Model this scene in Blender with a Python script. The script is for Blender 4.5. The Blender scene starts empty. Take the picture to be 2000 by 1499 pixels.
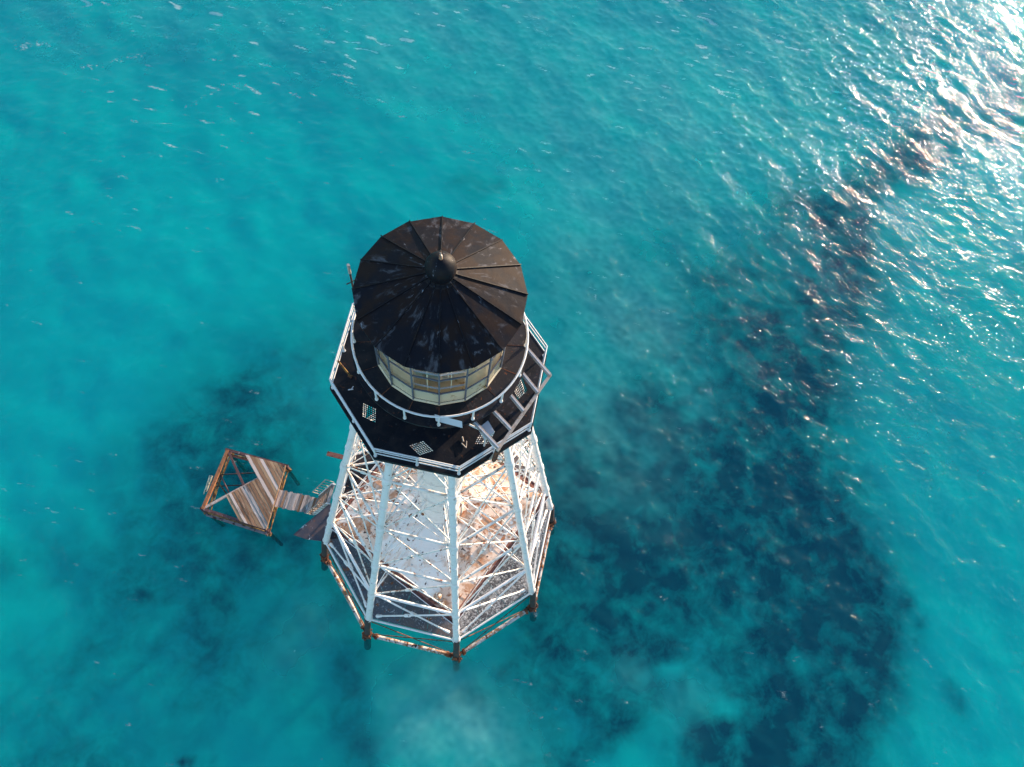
import bpy, math, random
import numpy as np
from mathutils import Vector, Matrix
S = bpy.context.scene
COL = S.collection
R = math.radians
random.seed(7)
DZ = 7.215            # height of the platform deck above the water (water is z = 0)

# ---------------------------------------------------------------- camera
cam = bpy.data.cameras.new('camera'); cam_o = bpy.data.objects.new('camera', cam); COL.objects.link(cam_o)
pi_, ya, ro = R(68.488), R(13.919), R(13.117)
F = Vector((math.sin(ya)*math.cos(pi_), math.cos(ya)*math.cos(pi_), -math.sin(pi_)))
Rt = Vector((math.cos(ya), -math.sin(ya), 0)); U = Rt.cross(F)
r_ = Rt*math.cos(ro)+U*math.sin(ro); u_ = -Rt*math.sin(ro)+U*math.cos(ro)
M = Matrix((r_, u_, -F)).transposed().to_4x4(); M.translation = Vector((0, -12.081, 61.112+DZ))
cam_o.matrix_world = M
cam.sensor_width = 36; cam.lens = 36*1578.05/2000; cam.clip_start = .5; cam.clip_end = 12000
S.camera = cam_o

# ---------------------------------------------------------------- light
SUN_AZ, SUN_EL = 42.0, 6.8
w = bpy.data.worlds.new("World"); S.world = w; w.use_nodes = True
bg = w.node_tree.nodes['Background']; bg.inputs[1].default_value = .125
sky = w.node_tree.nodes.new('ShaderNodeTexSky'); sky.sky_type = 'NISHITA'; sky.sun_disc = False
sky.sun_elevation = R(SUN_EL); sky.sun_rotation = R(90-SUN_AZ); sky.dust_density = .25; sky.ozone_density = 2.1
w.node_tree.links.new(sky.outputs[0], bg.inputs[0])
sd = Vector((math.cos(R(SUN_AZ))*math.cos(R(SUN_EL)), math.sin(R(SUN_AZ))*math.cos(R(SUN_EL)), math.sin(R(SUN_EL))))
sun = bpy.data.lights.new('sun', 'SUN'); sun.energy = 3.; sun.angle = R(.5); sun.color = (1, .77, .55)
sun_o = bpy.data.objects.new('sun', sun); COL.objects.link(sun_o); sun_o.rotation_euler = sd.to_track_quat('Z', 'Y').to_euler()
S.view_settings.view_transform = 'Standard'; S.view_settings.look = 'None'; S.view_settings.gamma = 1
S.view_settings.use_curve_mapping = False; S.view_settings.exposure = 2.05
S.cycles.use_denoising = True
S.cycles.max_bounces = 8; S.cycles.transparent_max_bounces = 12; S.cycles.sample_clamp_indirect = 6
S.cycles.caustics_reflective = False; S.cycles.caustics_refractive = False

# ---------------------------------------------------------------- materials
def newmat(name):
    m = bpy.data.materials.new(name); m.use_nodes = True
    nt = m.node_tree; b = nt.nodes['Principled BSDF']; return m, nt, b
def node(nt, t, **k):
    n = nt.nodes.new(t)
    for a, v in k.items():
        if a.startswith('i_'):
            q = a[2:]; q = int(q) if q.isdigit() else q.replace('_', ' ')
            n.inputs[q].default_value = v
        else: setattr(n, a, v)
    return n
def mapr(nt, src, a, b, c=0., d=1., smooth=True):
    n = node(nt, 'ShaderNodeMapRange'); n.interpolation_type = 'SMOOTHSTEP' if smooth else 'LINEAR'
    n.inputs['From Min'].default_value = a; n.inputs['From Max'].default_value = b
    n.inputs['To Min'].default_value = c; n.inputs['To Max'].default_value = d
    nt.links.new(src, n.inputs['Value']); return n.outputs[0]
def mth(nt, op, a, b=None):
    n = node(nt, 'ShaderNodeMath', operation=op)
    for i, v in enumerate((a, b)):
        if v is None: continue
        if isinstance(v, (int, float)): n.inputs[i].default_value = v
        else: nt.links.new(v, n.inputs[i])
    return n.outputs[0]
def mixc(nt, fac, a, b):
    n = node(nt, 'ShaderNodeMix', data_type='RGBA')
    for k, v in ((0, fac), (6, a), (7, b)):
        if isinstance(v, (int, float)): n.inputs[k].default_value = v
        elif isinstance(v, tuple): n.inputs[k].default_value = (*v, 1) if len(v) == 3 else v
        else: nt.links.new(v, n.inputs[k])
    return n.outputs[2]
def pos(nt, scale=(1, 1, 1), rot=(0, 0, 0)):
    g = node(nt, 'ShaderNodeNewGeometry'); mp = node(nt, 'ShaderNodeMapping')
    mp.inputs['Scale'].default_value = scale; mp.inputs['Rotation'].default_value = rot
    nt.links.new(g.outputs['Position'], mp.inputs['Vector']); return mp.outputs[0]
def along(nt, deg, k, s=1.):
    """position with detail drawn out k times along the heading deg"""
    g = node(nt, 'ShaderNodeNewGeometry'); mp = node(nt, 'ShaderNodeMapping', vector_type='TEXTURE')
    mp.inputs['Scale'].default_value = (k/s, 1/s, 1/s); mp.inputs['Rotation'].default_value = (0, 0, R(deg))
    nt.links.new(g.outputs['Position'], mp.inputs['Vector']); return mp.outputs[0]
def noise(nt, vec, scale, detail=4, rough=.55, dist=0.):
    n = node(nt, 'ShaderNodeTexNoise'); n.inputs['Scale'].default_value = scale; n.inputs['Detail'].default_value = detail
    n.inputs['Roughness'].default_value = rough; n.inputs['Distortion'].default_value = dist
    nt.links.new(vec, n.inputs['Vector']); return n.outputs[0]
def fresnel(nt, ior, normal=None):
    """the same reflectance from both sides of a thin sheet"""
    g = node(nt, 'ShaderNodeNewGeometry'); f = node(nt, 'ShaderNodeFresnel')
    nt.links.new(mapr(nt, g.outputs['Backfacing'], 0, 1, ior, 1/ior, False), f.inputs['IOR'])
    if normal is not None: nt.links.new(normal, f.inputs['Normal'])
    return f.outputs[0]
def layered(name, base, rough=.6, metal=0., layers=(), bump=.15, bscale=12., spec=.4, scale=(1, 1, 1), vary=.0, grain=None):
    """base colour overlaid with noise patches: (colour, scale, lo, hi[, detail[, distortion]])"""
    m, nt, b = newmat(name); P = along(nt, *grain) if grain else pos(nt, scale); c = base
    if vary:
        oi = node(nt, 'ShaderNodeObjectInfo'); v = mapr(nt, oi.outputs['Random'], 0, 1, 1-vary, 1+vary, False)
        mm = node(nt, 'ShaderNodeVectorMath', operation='SCALE'); mm.inputs[0].default_value = base; nt.links.new(v, mm.inputs['Scale']); c = mm.outputs[0]
    for i, L in enumerate(layers):
        col, sc, lo, hi = L[:4]; det = L[4] if len(L) > 4 else 5; di = L[5] if len(L) > 5 else .3
        vv = node(nt, 'ShaderNodeVectorMath', operation='ADD'); vv.inputs[1].default_value = (i*13.1, i*7.7, i*3.3); nt.links.new(P, vv.inputs[0])
        c = mixc(nt, mapr(nt, noise(nt, vv.outputs[0], sc, det, .6, di), lo, hi), c, col)
    if isinstance(c, tuple): b.inputs['Base Color'].default_value = (*c, 1)
    else: nt.links.new(c, b.inputs['Base Color'])
    b.inputs['Roughness'].default_value = rough; b.inputs['Metallic'].default_value = metal; b.inputs['Specular IOR Level'].default_value = spec
    if bump:
        bn = node(nt, 'ShaderNodeBump'); bn.inputs['Strength'].default_value = bump; bn.inputs['Distance'].default_value = .02
        nt.links.new(noise(nt, P, bscale, 5), bn.inputs['Height']); nt.links.new(bn.outputs[0], b.inputs['Normal'])
    return m
RUST = (.22, .065, .022); DRUST = (.06, .018, .012)
WHITE = layered('white_paint', (.85, .80, .79), .5, layers=[((.62, .55, .50), 2.5, .5, .8), (RUST, 5., .64, .70), (DRUST, 7., .70, .74)], bump=.2)
STRUT = layered('rusty_white_paint', (.78, .76, .73), .55, layers=[((.56, .42, .33), 1.6, .50, .70), (RUST, 2.6, .60, .65), (DRUST, 4.4, .61, .66)], bump=.35)
NODE = layered('rusted_fitting', (.42, .25, .15), .8, layers=[((.7, .66, .6), 6., .45, .6), (RUST, 9., .5, .62), (DRUST, 14., .58, .66)], bump=.6)
RAIL = layered('rail_paint', (.70, .70, .72), .5, layers=[((.5, .42, .36), 6., .58, .7), (RUST, 9., .68, .74)], bump=.15)
def roof_mat():
    """black paint worn in streaks that run down the slope"""
    m, nt, b = newmat('black_roof_paint'); g = node(nt, 'ShaderNodeNewGeometry')
    xy = node(nt, 'ShaderNodeVectorMath', operation='MULTIPLY'); xy.inputs[1].default_value = (1, 1, 0); nt.links.new(g.outputs['Position'], xy.inputs[0])
    ln = node(nt, 'ShaderNodeVectorMath', operation='LENGTH'); nt.links.new(xy.outputs[0], ln.inputs[0])
    nm = node(nt, 'ShaderNodeVectorMath', operation='NORMALIZE'); nt.links.new(xy.outputs[0], nm.inputs[0])
    sc = node(nt, 'ShaderNodeVectorMath', operation='SCALE'); sc.inputs['Scale'].default_value = 4.; nt.links.new(nm.outputs[0], sc.inputs[0])
    cb = node(nt, 'ShaderNodeCombineXYZ'); nt.links.new(mth(nt, 'MULTIPLY', ln.outputs['Value'], 1.1), cb.inputs[2])
    ad = node(nt, 'ShaderNodeVectorMath', operation='ADD'); nt.links.new(sc.outputs[0], ad.inputs[0]); nt.links.new(cb.outputs[0], ad.inputs[1]); P = ad.outputs[0]; Q = pos(nt)
    oi = node(nt, 'ShaderNodeObjectInfo')
    c = mixc(nt, mapr(nt, oi.outputs['Random'], 0, 1, 0, 1, False), (.007, .008, .014), (.011, .010, .014))
    c = mixc(nt, mapr(nt, noise(nt, Q, 1.1, 6), .42, .62), c, (.020, .012, .011))
    c = mixc(nt, mapr(nt, noise(nt, P, 1.6, 10, .65, .5), .54, .72), c, (.085, .085, .10))
    c = mixc(nt, mth(nt, 'MULTIPLY', mapr(nt, noise(nt, P, 2.1, 14, .72, .7), .58, .74), mapr(nt, noise(nt, Q, .9, 3), .45, .6)), c, (.36, .36, .41))
    c = mixc(nt, mapr(nt, noise(nt, P, 6, 8, .7, .3), .66, .74), c, (.07, .028, .018))
    nt.links.new(c, b.inputs['Base Color']); b.inputs['Specular IOR Level'].default_value = .07; b.inputs['Roughness'].default_value = .6
    bn = node(nt, 'ShaderNodeBump'); bn.inputs['Strength'].default_value = .5; bn.inputs['Distance'].default_value = .03
    nt.links.new(noise(nt, Q, 2.2, 4), bn.inputs['Height']); nt.links.new(bn.outputs[0], b.inputs['Normal'])
    return m
BLACK = roof_mat()
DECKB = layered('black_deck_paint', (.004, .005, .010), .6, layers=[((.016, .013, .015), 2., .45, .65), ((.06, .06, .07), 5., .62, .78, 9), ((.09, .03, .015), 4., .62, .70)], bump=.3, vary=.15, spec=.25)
DECKG = layered('brown_sunlit_deck_paint', (.022, .019, .022), .65, layers=[((.024, .022, .03), 1.6, .42, .62), ((.12, .10, .10), 5., .56, .74, 9), (RUST, 7., .64, .69)], bump=.3, vary=.15, spec=.2)  # brown plates; on both galleries a sunlit copy of the black deck paint
PLATE = layered('grey_platform_plate', (.085, .09, .11), .55, layers=[((.13, .10, .09), .5, .45, .62), ((.05, .055, .075), 1.1, .5, .7), (RUST, 1.6, .60, .68), ((.5, .5, .52), 2.4, .58, .70, 12, 1.), ((.75, .75, .73), 9., .62, .68, 8, 1.)], bump=.3, vary=.2)
PLATEW = layered('droppings_spattered_plate', (.10, .095, .10), .6, layers=[((.055, .055, .065), .9, .45, .65), ((.26, .25, .25), 1.2, .46, .60, 12, .6), ((.62, .61, .60), 6.5, .50, .62, 12, .8), ((.05, .045, .05), 8., .52, .6, 9, .6), ((.8, .79, .77), 14., .60, .66, 8, .5)], bump=.3, vary=.2)
def hroof_mat():
    """white paint that has peeled to primer and rust, worst towards the left corner and on the right-hand slope"""
    m, nt, b = newmat('peeling_roof_paint'); P = pos(nt)
    g = node(nt, 'ShaderNodeNewGeometry'); d = node(nt, 'ShaderNodeVectorMath', operation='DISTANCE'); d.inputs[1].default_value = (-1.9, -2.4, 12.9)
    sc = node(nt, 'ShaderNodeVectorMath', operation='MULTIPLY'); sc.inputs[1].default_value = (1., .62, 0)
    nt.links.new(g.outputs['Position'], sc.inputs[0]); nt.links.new(sc.outputs[0], d.inputs[0]); d.inputs[1].default_value = (-1.5, -1.9, 0)
    bias = mapr(nt, d.outputs['Value'], 1.2, 3.4, -.055, .09)
    def ly(c, col, scale, lo, hi, off, det=8, dist=.6, k=1.):
        v = node(nt, 'ShaderNodeVectorMath', operation='ADD'); v.inputs[1].default_value = off; nt.links.new(P, v.inputs[0])
        n = mth(nt, 'ADD', noise(nt, v.outputs[0], scale, det, .62, dist), mth(nt, 'MULTIPLY', bias, k))
        return mixc(nt, mapr(nt, n, lo, hi), c, col)
    c = ly((.88, .83, .79), (.76, .72, .70), .5, .45, .62, (0, 0, 0), k=0)
    c = ly(c, (.76, .58, .47), .55, .44, .60, (3, 1, 2))
    c = ly(c, (.50, .27, .16), .9, .55, .68, (7, 5, 2))
    c = ly(c, (.84, .82, .79), 1.5, .52, .62, (1, 9, 4), k=-.5)
    c = ly(c, (.36, .14, .06), 2.2, .60, .68, (4, 4, 4), k=.7)
    c = ly(c, (.46, .44, .43), 3.5, .61, .70, (8, 2, 4), det=10, k=0)
    c = ly(c, (.05, .022, .018), 3.1, .66, .68, (5, 8, 1), det=2, dist=.1, k=.1)
    nt.links.new(c, b.inputs['Base Color']); b.inputs['Roughness'].default_value = .6
    bn = node(nt, 'ShaderNodeBump'); bn.inputs['Strength'].default_value = .4; bn.inputs['Distance'].default_value = .03
    nt.links.new(noise(nt, P, 5, 6), bn.inputs['Height']); nt.links.new(bn.outputs[0], b.inputs['Normal'])
    return m
HROOF = hroof_mat()
REDB = layered('red_brown_gutter', (.27, .10, .07), .7, layers=[((.45, .3, .24), 3., .5, .65), (DRUST, 5., .55, .66)], bump=.3)
WETPILE = layered('wet_growth_on_iron', (.012, .02, .02), .5, layers=[((.03, .035, .02), 4., .5, .65)], bump=.6)
PILE = layered('dark_pile_iron', (.035, .028, .03), .7, layers=[(RUST, 4., .55, .66), ((.3, .14, .03), 7., .62, .7)], bump=.6)
LPIPE = layered('pipe_old_paint', (.48, .44, .43), .7, layers=[((.33, .16, .08), 1.1, .44, .54, 8, .5), ((.62, .57, .54), 3.1, .50, .58), (DRUST, 3.4, .56, .61)], bump=.4)
RUSTY = layered('orange_rust', (.20, .065, .025), .8, layers=[((.05, .016, .012), 3., .42, .58), ((.5, .33, .22), 8., .64, .7)], bump=.5)
YRUST = layered('yellow_rust', (.26, .15, .045), .8, layers=[((.07, .028, .015), 3., .44, .56)], bump=.5)
PURP = layered('purple_brown_iron', (.12, .055, .055), .7, layers=[((.35, .28, .3), 5., .6, .7, 8), (DRUST, 3., .5, .66)], bump=.5)
def wood(name, base, dark, light, vary=.22, deg=-58.8):
    return layered(name, base, .75, layers=[(dark, 4., .48, .66, 8, .3), (light, 7., .54, .72, 8, .3), (tuple(x*.5 for x in dark), 11, .60, .68, 6, .2)], bump=.5, bscale=20, vary=vary, grain=(deg, 9., 1.))
WB, WP, WT, WG = ((.30, .155, .085), (.16, .075, .04), (.46, .31, .21)), ((.60, .45, .38), (.38, .25, .19), (.70, .60, .55)), ((.42, .25, .14), (.24, .12, .07), (.58, .42, .30)), ((.34, .29, .27), (.17, .13, .12), (.58, .54, .54))
WOODS = [wood('weathered_wood_brown', *WB), wood('weathered_wood_pale', *WP), wood('weathered_wood_tan', *WT), wood('weathered_wood_grey', *WG, .35)]
WOODG = [wood('gangway_wood_brown', *WB, .2, 76), wood('gangway_wood_pale', *WP, .2, 76), wood('gangway_wood_tan', *WT, .2, 76), wood('gangway_wood_grey', *WG, .4, 76)]
GREYP = layered('light_grey_sheet', (.55, .56, .62), .5, layers=[((.4, .38, .36), 6., .6, .75)], bump=.1)
BEAM = layered('aluminium_beam', (.42, .36, .32), .45, layers=[((.26, .19, .15), 5., .5, .68), ((.6, .56, .52), 9., .6, .7)], bump=.2)
CREAM = layered('cream_paint', (.92, .80, .60), .6, layers=[((.55, .36, .14), 3., .56, .68), ((.30, .14, .05), 5., .66, .72)], bump=.1)
CLOTH = layered('cream_curtain', (.86, .76, .60), .9, layers=[((.55, .52, .42), 3., .5, .75)], bump=.2)
def translucent(m, amount):
    nt = m.node_tree; b = nt.nodes['Principled BSDF']; o = nt.nodes['Material Output']; t = node(nt, 'ShaderNodeBsdfTranslucent'); t.inputs[0].default_value = (.92, .84, .66, 1)
    mx = node(nt, 'ShaderNodeMixShader'); mx.inputs[0].default_value = amount
    nt.links.new(b.outputs[0], mx.inputs[1]); nt.links.new(t.outputs[0], mx.inputs[2]); nt.links.new(mx.outputs[0], o.inputs[0])
translucent(CLOTH, .65)
BRASS = layered('brown_lens_glass', (.30, .16, .07), .3, layers=[((.55, .42, .30), 2., .45, .6)], bump=.1, spec=.8)
MULL = layered('blue_grey_bar', (.12, .13, .17), .5, layers=[((.3, .3, .33), 6., .6, .7)], bump=.1)
BALL = layered('black_ball_paint', (.006, .006, .010), .55, layers=[((.02, .013, .011), 2., .48, .66), ((.2, .21, .26), 4., .62, .72, 9, .8)], bump=.3, spec=.15)
def glassmat():
    m = bpy.data.materials.new('pane_glass'); m.use_nodes = True; nt = m.node_tree; nt.nodes.clear()
    o = node(nt, 'ShaderNodeOutputMaterial'); t = node(nt, 'ShaderNodeBsdfTransparent'); t.inputs[0].default_value = (.97, .97, .95, 1)
    g = node(nt, 'ShaderNodeBsdfGlossy'); g.inputs['Roughness'].default_value = .06
    f = fresnel(nt, 1.5); mx = node(nt, 'ShaderNodeMixShader')
    nt.links.new(f, mx.inputs[0]); nt.links.new(t.outputs[0], mx.inputs[1]); nt.links.new(g.outputs[0], mx.inputs[2]); nt.links.new(mx.outputs[0], o.inputs[0])
    return m
GLASS = glassmat()
SHADE_BAND = None

# ---------------------------------------------------------------- mesh helpers (points given with z measured from the platform deck)
def V(*a): return Vector(a)
def pol(r, z, deg): return Vector((r*math.cos(R(deg)), r*math.sin(R(deg)), z))
class MB:
    def __init__(s): s.v = []; s.f = []; s.sm = []
    def add(s, vs, fs, smooth=False):
        o = len(s.v); s.v += [tuple(q) for q in vs]; s.f += [tuple(i+o for i in f) for f in fs]; s.sm += [smooth]*len(fs); return s
    def tube(s, p, q, r0, r1=None, n=8, cap=True):
        p, q = Vector(p), Vector(q); r1 = r0 if r1 is None else r1; d = (q-p).normalized()
        a = d.orthogonal().normalized(); b = d.cross(a)
        vs = [p+(a*math.cos(t)+b*math.sin(t))*r0 for t in [2*math.pi*i/n for i in range(n)]] + [q+(a*math.cos(t)+b*math.sin(t))*r1 for t in [2*math.pi*i/n for i in range(n)]]
        s.add(vs, [(i, (i+1) % n, n+(i+1) % n, n+i) for i in range(n)], True)
        if cap: s.add(vs, [tuple(range(n-1, -1, -1)), tuple(range(n, 2*n))])
        return s
    def lathe(s, prof, n=16, c=(0, 0), smooth=True, a0=0., cap=True):
        vs = []; fs = []
        for r, z in prof:
            vs += [(c[0]+r*math.cos(a0+2*math.pi*i/n), c[1]+r*math.sin(a0+2*math.pi*i/n), z) for i in range(n)]
        for k in range(len(prof)-1):
            fs += [(k*n+i, k*n+(i+1) % n, (k+1)*n+(i+1) % n, (k+1)*n+i) for i in range(n)]
        s.add(vs, fs, smooth)
        if cap: s.add(vs, [tuple(range(n-1, -1, -1)), tuple(range((len(prof)-1)*n, len(prof)*n))])
        return s
    def beam(s, p, q, w, h, up=(0, 0, 1)):
        """box from p to q, w wide and h high, p and q at the middle of its section"""
        p, q = Vector(p), Vector(q); d = (q-p).normalized(); up = Vector(up)
        sd_ = d.cross(up); sd_ = sd_.normalized() if sd_.length > 1e-4 else d.orthogonal().normalized(); up = sd_.cross(d).normalized()
        vs = [e+sd_*x*w/2+up*y*h/2 for e in (p, q) for x, y in ((-1, -1), (1, -1), (1, 1), (-1, 1))]
        return s.add(vs, [(0, 1, 2, 3), (7, 6, 5, 4), (0, 4, 5, 1), (1, 5, 6, 2), (2, 6, 7, 3), (3, 7, 4, 0)])
    def slab(s, pts, t, faces=None):
        """flat sheet through pts, t thick (downwards)"""
        n = len(pts); pts = [Vector(p) for p in pts]; faces = faces or [tuple(range(n))]
        vs = pts+[p-Vector((0, 0, t)) for p in pts]; fs = list(faces)+[tuple(i+n for i in reversed(f)) for f in faces]
        ed = {}
        for f in faces:
            for a, b in zip(f, f[1:]+f[:1]):
                if (b, a) in ed: del ed[(b, a)]
                else: ed[(a, b)] = 1
        fs += [(b, a, a+n, b+n) for a, b in ed]
        return s.add(vs, fs)
    def build(s, name, m, parent=None):
        me = bpy.data.meshes.new(name); t = parent
        while t is not None and t.parent is not None: t = t.parent
        ox, oy, oz = ORG[t.name] if t is not None else (0, 0, -DZ)
        me.from_pydata([(x-ox, y-oy, z-oz) for x, y, z in s.v], [], s.f)
        me.polygons.foreach_set('use_smooth', s.sm); me.materials.append(m); me.update()
        o = bpy.data.objects.new(name, me); COL.objects.link(o); o.parent = parent
        return o
ORG = {}
def tag(o, label=None, cat=None, group=None, kind=None):
    if label: o['label'] = label
    if cat: o['category'] = cat
    if group: o['group'] = group
    if kind: o['kind'] = kind
    return o
def thing(name, label, cat, org=(0, 0, -DZ), group=None):
    """an Empty at the thing's base (org, deck-based coordinates) that parents its parts"""
    o = bpy.data.objects.new(name, None); COL.objects.link(o); o.location = (org[0], org[1], org[2]+DZ); ORG[o.name] = org
    return tag(o, label, cat, group)
def copy_rot(o, deg, parent):
    c = o.copy(); COL.objects.link(c); c.parent = parent; c.rotation_euler = (0, 0, R(deg)); return c
def copy_tree_rot(o, deg, parent):
    c = copy_rot(o, deg, parent)
    for ch in [x for x in o.children]:
        d = ch.copy(); COL.objects.link(d); d.parent = c
    return c
PHI = -82.03           # azimuth of the nearest leg
LV = [0, 6.386, 12.772, 19.158, 25.544, 30.6]
RB, RTOP, ZTOP = 8.5, 2.972, 30.862
def lr(z): return RB+(RTOP-RB)*z/ZTOP
def L_(k, z): return pol(lr(z), z, PHI+45*k)
GRASS = [([(70.8, 57.9), (65.5, 53.0), (59.6, 49.7), (54.6, 44.5)], 2.9, 0.38), ([(54.6, 44.5), (47.7, 40.8), (42.3, 37.3)], 3.0, 0.6), ([(43.5, 34.0), (38.8, 27.0), (37.0, 22.3), (32.8, 16.6)], 5.0, 0.6), ([(44.9, 32.1), (41.4, 22.3)], 2.3, 0.6), ([(32.8, 16.6), (27.0, 12.2), (21.7, 10.7)], 4.8, 0.5), ([(35.1, 14.4), (33.1, 8.0), (33.3, 3.0), (34.7, -0.8)], 5.1, 0.7), ([(28.7, 5.5), (21.1, 4.1), (15.2, 3.2), (11.9, 5.2)], 4.3, 0.6), ([(18.2, -0.6), (25.3, -1.6), (34.2, -4.1)], 4.8, 0.75), ([(11.8, -5.0), (15.3, -8.1)], 3.2, 0.6), ([(35.8, -8.6), (35.1, -15.0), (32.1, -18.9)], 4.1, 0.55), ([(26.8, -8.4), (28.2, -14.8), (23.2, -18.5)], 5.2, 0.8), ([(14.0, -12.7), (12.5, -16.3), (10.2, -18.9)], 2.4, 0.6), ([(10.6, -10.1), (4.4, -11.2), (0.9, -10.7)], 2.0, 0.35), ([(12.2, 10.7), (11.8, 3.3), (11.1, -1.4)], 2.5, 0.5), ([(-9.2, 26.3), (-13.1, 22.9), (-16.7, 18.5), (-18.8, 15.4)], 4.1, 0.34), ([(-11.9, 19.6), (-13.9, 13.3), (-12.2, 8.3)], 2.9, 0.25), ([(-20.7, 10.8), (-25.8, 7.5), (-29.7, 3.8)], 4.2, 0.38), ([(-23.1, 3.7), (-26.9, -0.7), (-32.9, -2.8), (-37.2, -1.8)], 4.9, 0.38), ([(-18.2, -0.9), (-20.6, -7.6)], 5.3, 0.42), ([(-11.7, -0.5), (-9.3, -4.1)], 2.2, 0.35), ([(-31.9, -9.0), (-33.5, -11.3)], 3.2, 0.2), ([(-7.6, -11.6), (-5.8, -15.6)], 2.5, 0.4), ([(-34.3, -17.2), (-30.6, -16.7)], 2.7, 0.4), ([(-22.4, -16.1)], 0.5, 0.8), ([(-21.1, -15.7)], 0.3, 0.5), ([(2.1, 39.5), (5.4, 38.3)], 1.4, 0.3), ([(8.9, 43.7), (10.7, 45.1)], 0.8, 0.25), ([(41.3, -5.1)], 1.0, 0.5), ([(42.7, -7.7)], 0.8, 0.45), ([(42.1, -9.6)], 0.7, 0.4), ([(44.6, -14.4)], 1.0, 0.4), ([(20.3, 23.3), (25.5, 22.2)], 2.7, 0.25), ([(-13.6, 1.3), (-11.9, 3.6)], 2.7, 0.35), ([(35.1, 31.9), (25.2, 18.7)], 4.6, 0.22), ([(-18.8, 5.5), (-15.6, 4.5)], 2.7, 0.45), ([(16.3, 26.7), (19.6, 15.4)], 5.9, 0.3), ([(25.1, 33.6), (29.6, 24.5)], 5.7, 0.28), ([(-29.2, -12.9), (-15.1, -12.6)], 8.5, 0.25), ([(19.9, -7.4), (24.4, -16.7)], 7.0, 0.45), ([(33.3, 3.0), (33.9, -8.6), (31.2, -18.9)], 6.1, 0.45), ([(24.1, 9.1), (30.1, 5.0)], 4.6, 0.45), ([(44.4, 36.0), (45.0, 23.5)], 5.4, 0.3), ([(31.6, 26.9), (24.7, 14.4)], 5.0, 0.25), ([(14.2, 10.7), (16.1, 3.2)], 4.5, 0.3), ([(-6.9, -9.6), (1.7, -17.0), (8.2, -14.1)], 6.5, 0.3), ([(-15.9, 8.3), (-22.7, 0.1)], 6.9, 0.3), ([(19.0, 8.1), (23.4, 3.1)], 9.0, 0.35), ([(4.4, 15.4), (11.3, 22.0)], 3.0, 0.15)]
SAND = [([(21.4, -13.3)], 1.4, 0.8), ([(16.6, -10.9)], 1.0, 0.8), ([(0.9, -16.2), (-1.6, -13.8)], 3.6, 0.7), ([(4.3, -16.0)], 2.6, 0.5), ([(16.5, 22.1), (16.9, 13.3)], 3.2, 0.25), ([(-19.0, -6.4), (-18.3, -4.3)], 1.7, 0.25)]
SILT_SHEEN = [([(15.3, 25.2), (13.3, 10.6)], 6.1, 0.6), ([(21.3, 19.8), (22.1, 13.6)], 3.5, 0.35), ([(23.0, 36.6), (33.6, 42.7)], 8.2, 0.3), ([(-0.3, -13.4), (2.8, -16.4)], 3.4, 1.1), ([(15.5, -11.0)], 1.5, 0.35), ([(19.9, -13.2)], 2.1, 0.35), ([(-9.8, -5.8), (-12.0, -8.9)], 2.0, 0.25), ([(9.9, 6.8), (17.5, 4.4)], 4.1, 0.25), ([(2.1, 56.5), (24.5, 51.9), (45.9, 57.3)], 10.8, 0.5), ([(-37.8, 55.0), (-8.8, 54.5)], 7.7, 0.25), ([(15.2, 39.5), (34.8, 43.4)], 8.1, 0.4), ([(44.0, 6.6), (54.2, 28.2)], 7.5, 0.15), ([(-4.9, 24.9), (-11.8, 13.5)], 2.9, 0.15)]  # stirred-up sand; the far strokes paint sky reflection into the water colour
FOAM = [([(-42.8, 50.5), (-41.2, 51.2), (-39.9, 50.8)], 0.4, 1), ([(-36.2, 48.2), (-34.3, 48.6), (-32.9, 49.5), (-30.7, 50.1)], 0.3, 1), ([(-25.7, 43.5), (-23.8, 45.0), (-22.2, 46.7), (-20.0, 47.0)], 0.2, 0.9), ([(-18.7, 48.0), (-17.8, 48.5)], 0.2, 0.7), ([(-33.5, 53.8), (-32.2, 55.3)], 0.2, 0.8), ([(-32.0, 55.7), (-28.7, 56.5)], 0.2, 0.7), ([(-20.1, 54.9), (-15.8, 54.9)], 0.3, 0.8), ([(-23.8, 55.1), (-22.3, 55.5)], 0.2, 0.6), ([(-36.3, 45.3), (-34.3, 45.3)], 0.2, 0.6), ([(-30.5, 38.9), (-28.2, 39.8)], 0.2, 0.5), ([(-38.2, 36.5), (-37.8, 37.0)], 0.2, 0.5), ([(-38.9, 55.5), (-37.8, 54.9)], 0.2, 0.5), ([(-15.1, 47.3), (-14.7, 45.1)], 0.2, 0.6), ([(14.4, 24.1), (14.9, 23.2), (14.5, 22.4)], 0.2, 0.8), ([(2.3, 39.3), (3.3, 39.1)], 0.2, 0.6), ([(18.4, -4.8), (18.8, -5.2)], 0.2, 0.8), ([(34.0, 5.5), (33.2, 5.0)], 0.3, 0.7), ([(8.0, -6.4), (9.0, -6.6)], 0.3, 0.5), ([(10.1, -2.1), (10.0, -0.4)], 0.2, 0.4), ([(-43.7, 46.1), (-42.1, 46.3)], 0.2, 0.5), ([(-5.7, 57.5), (-3.4, 56.5)], 0.2, 0.5), ([(-16.7, 51.3), (-14.0, 50.7)], 0.3, 0.6), ([(-40.0, 52.8), (-38.0, 53.1)], 0.2, 0.5), ([(-42.8, 46.4), (-40.9, 46.8)], 0.2, 0.5)]
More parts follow.
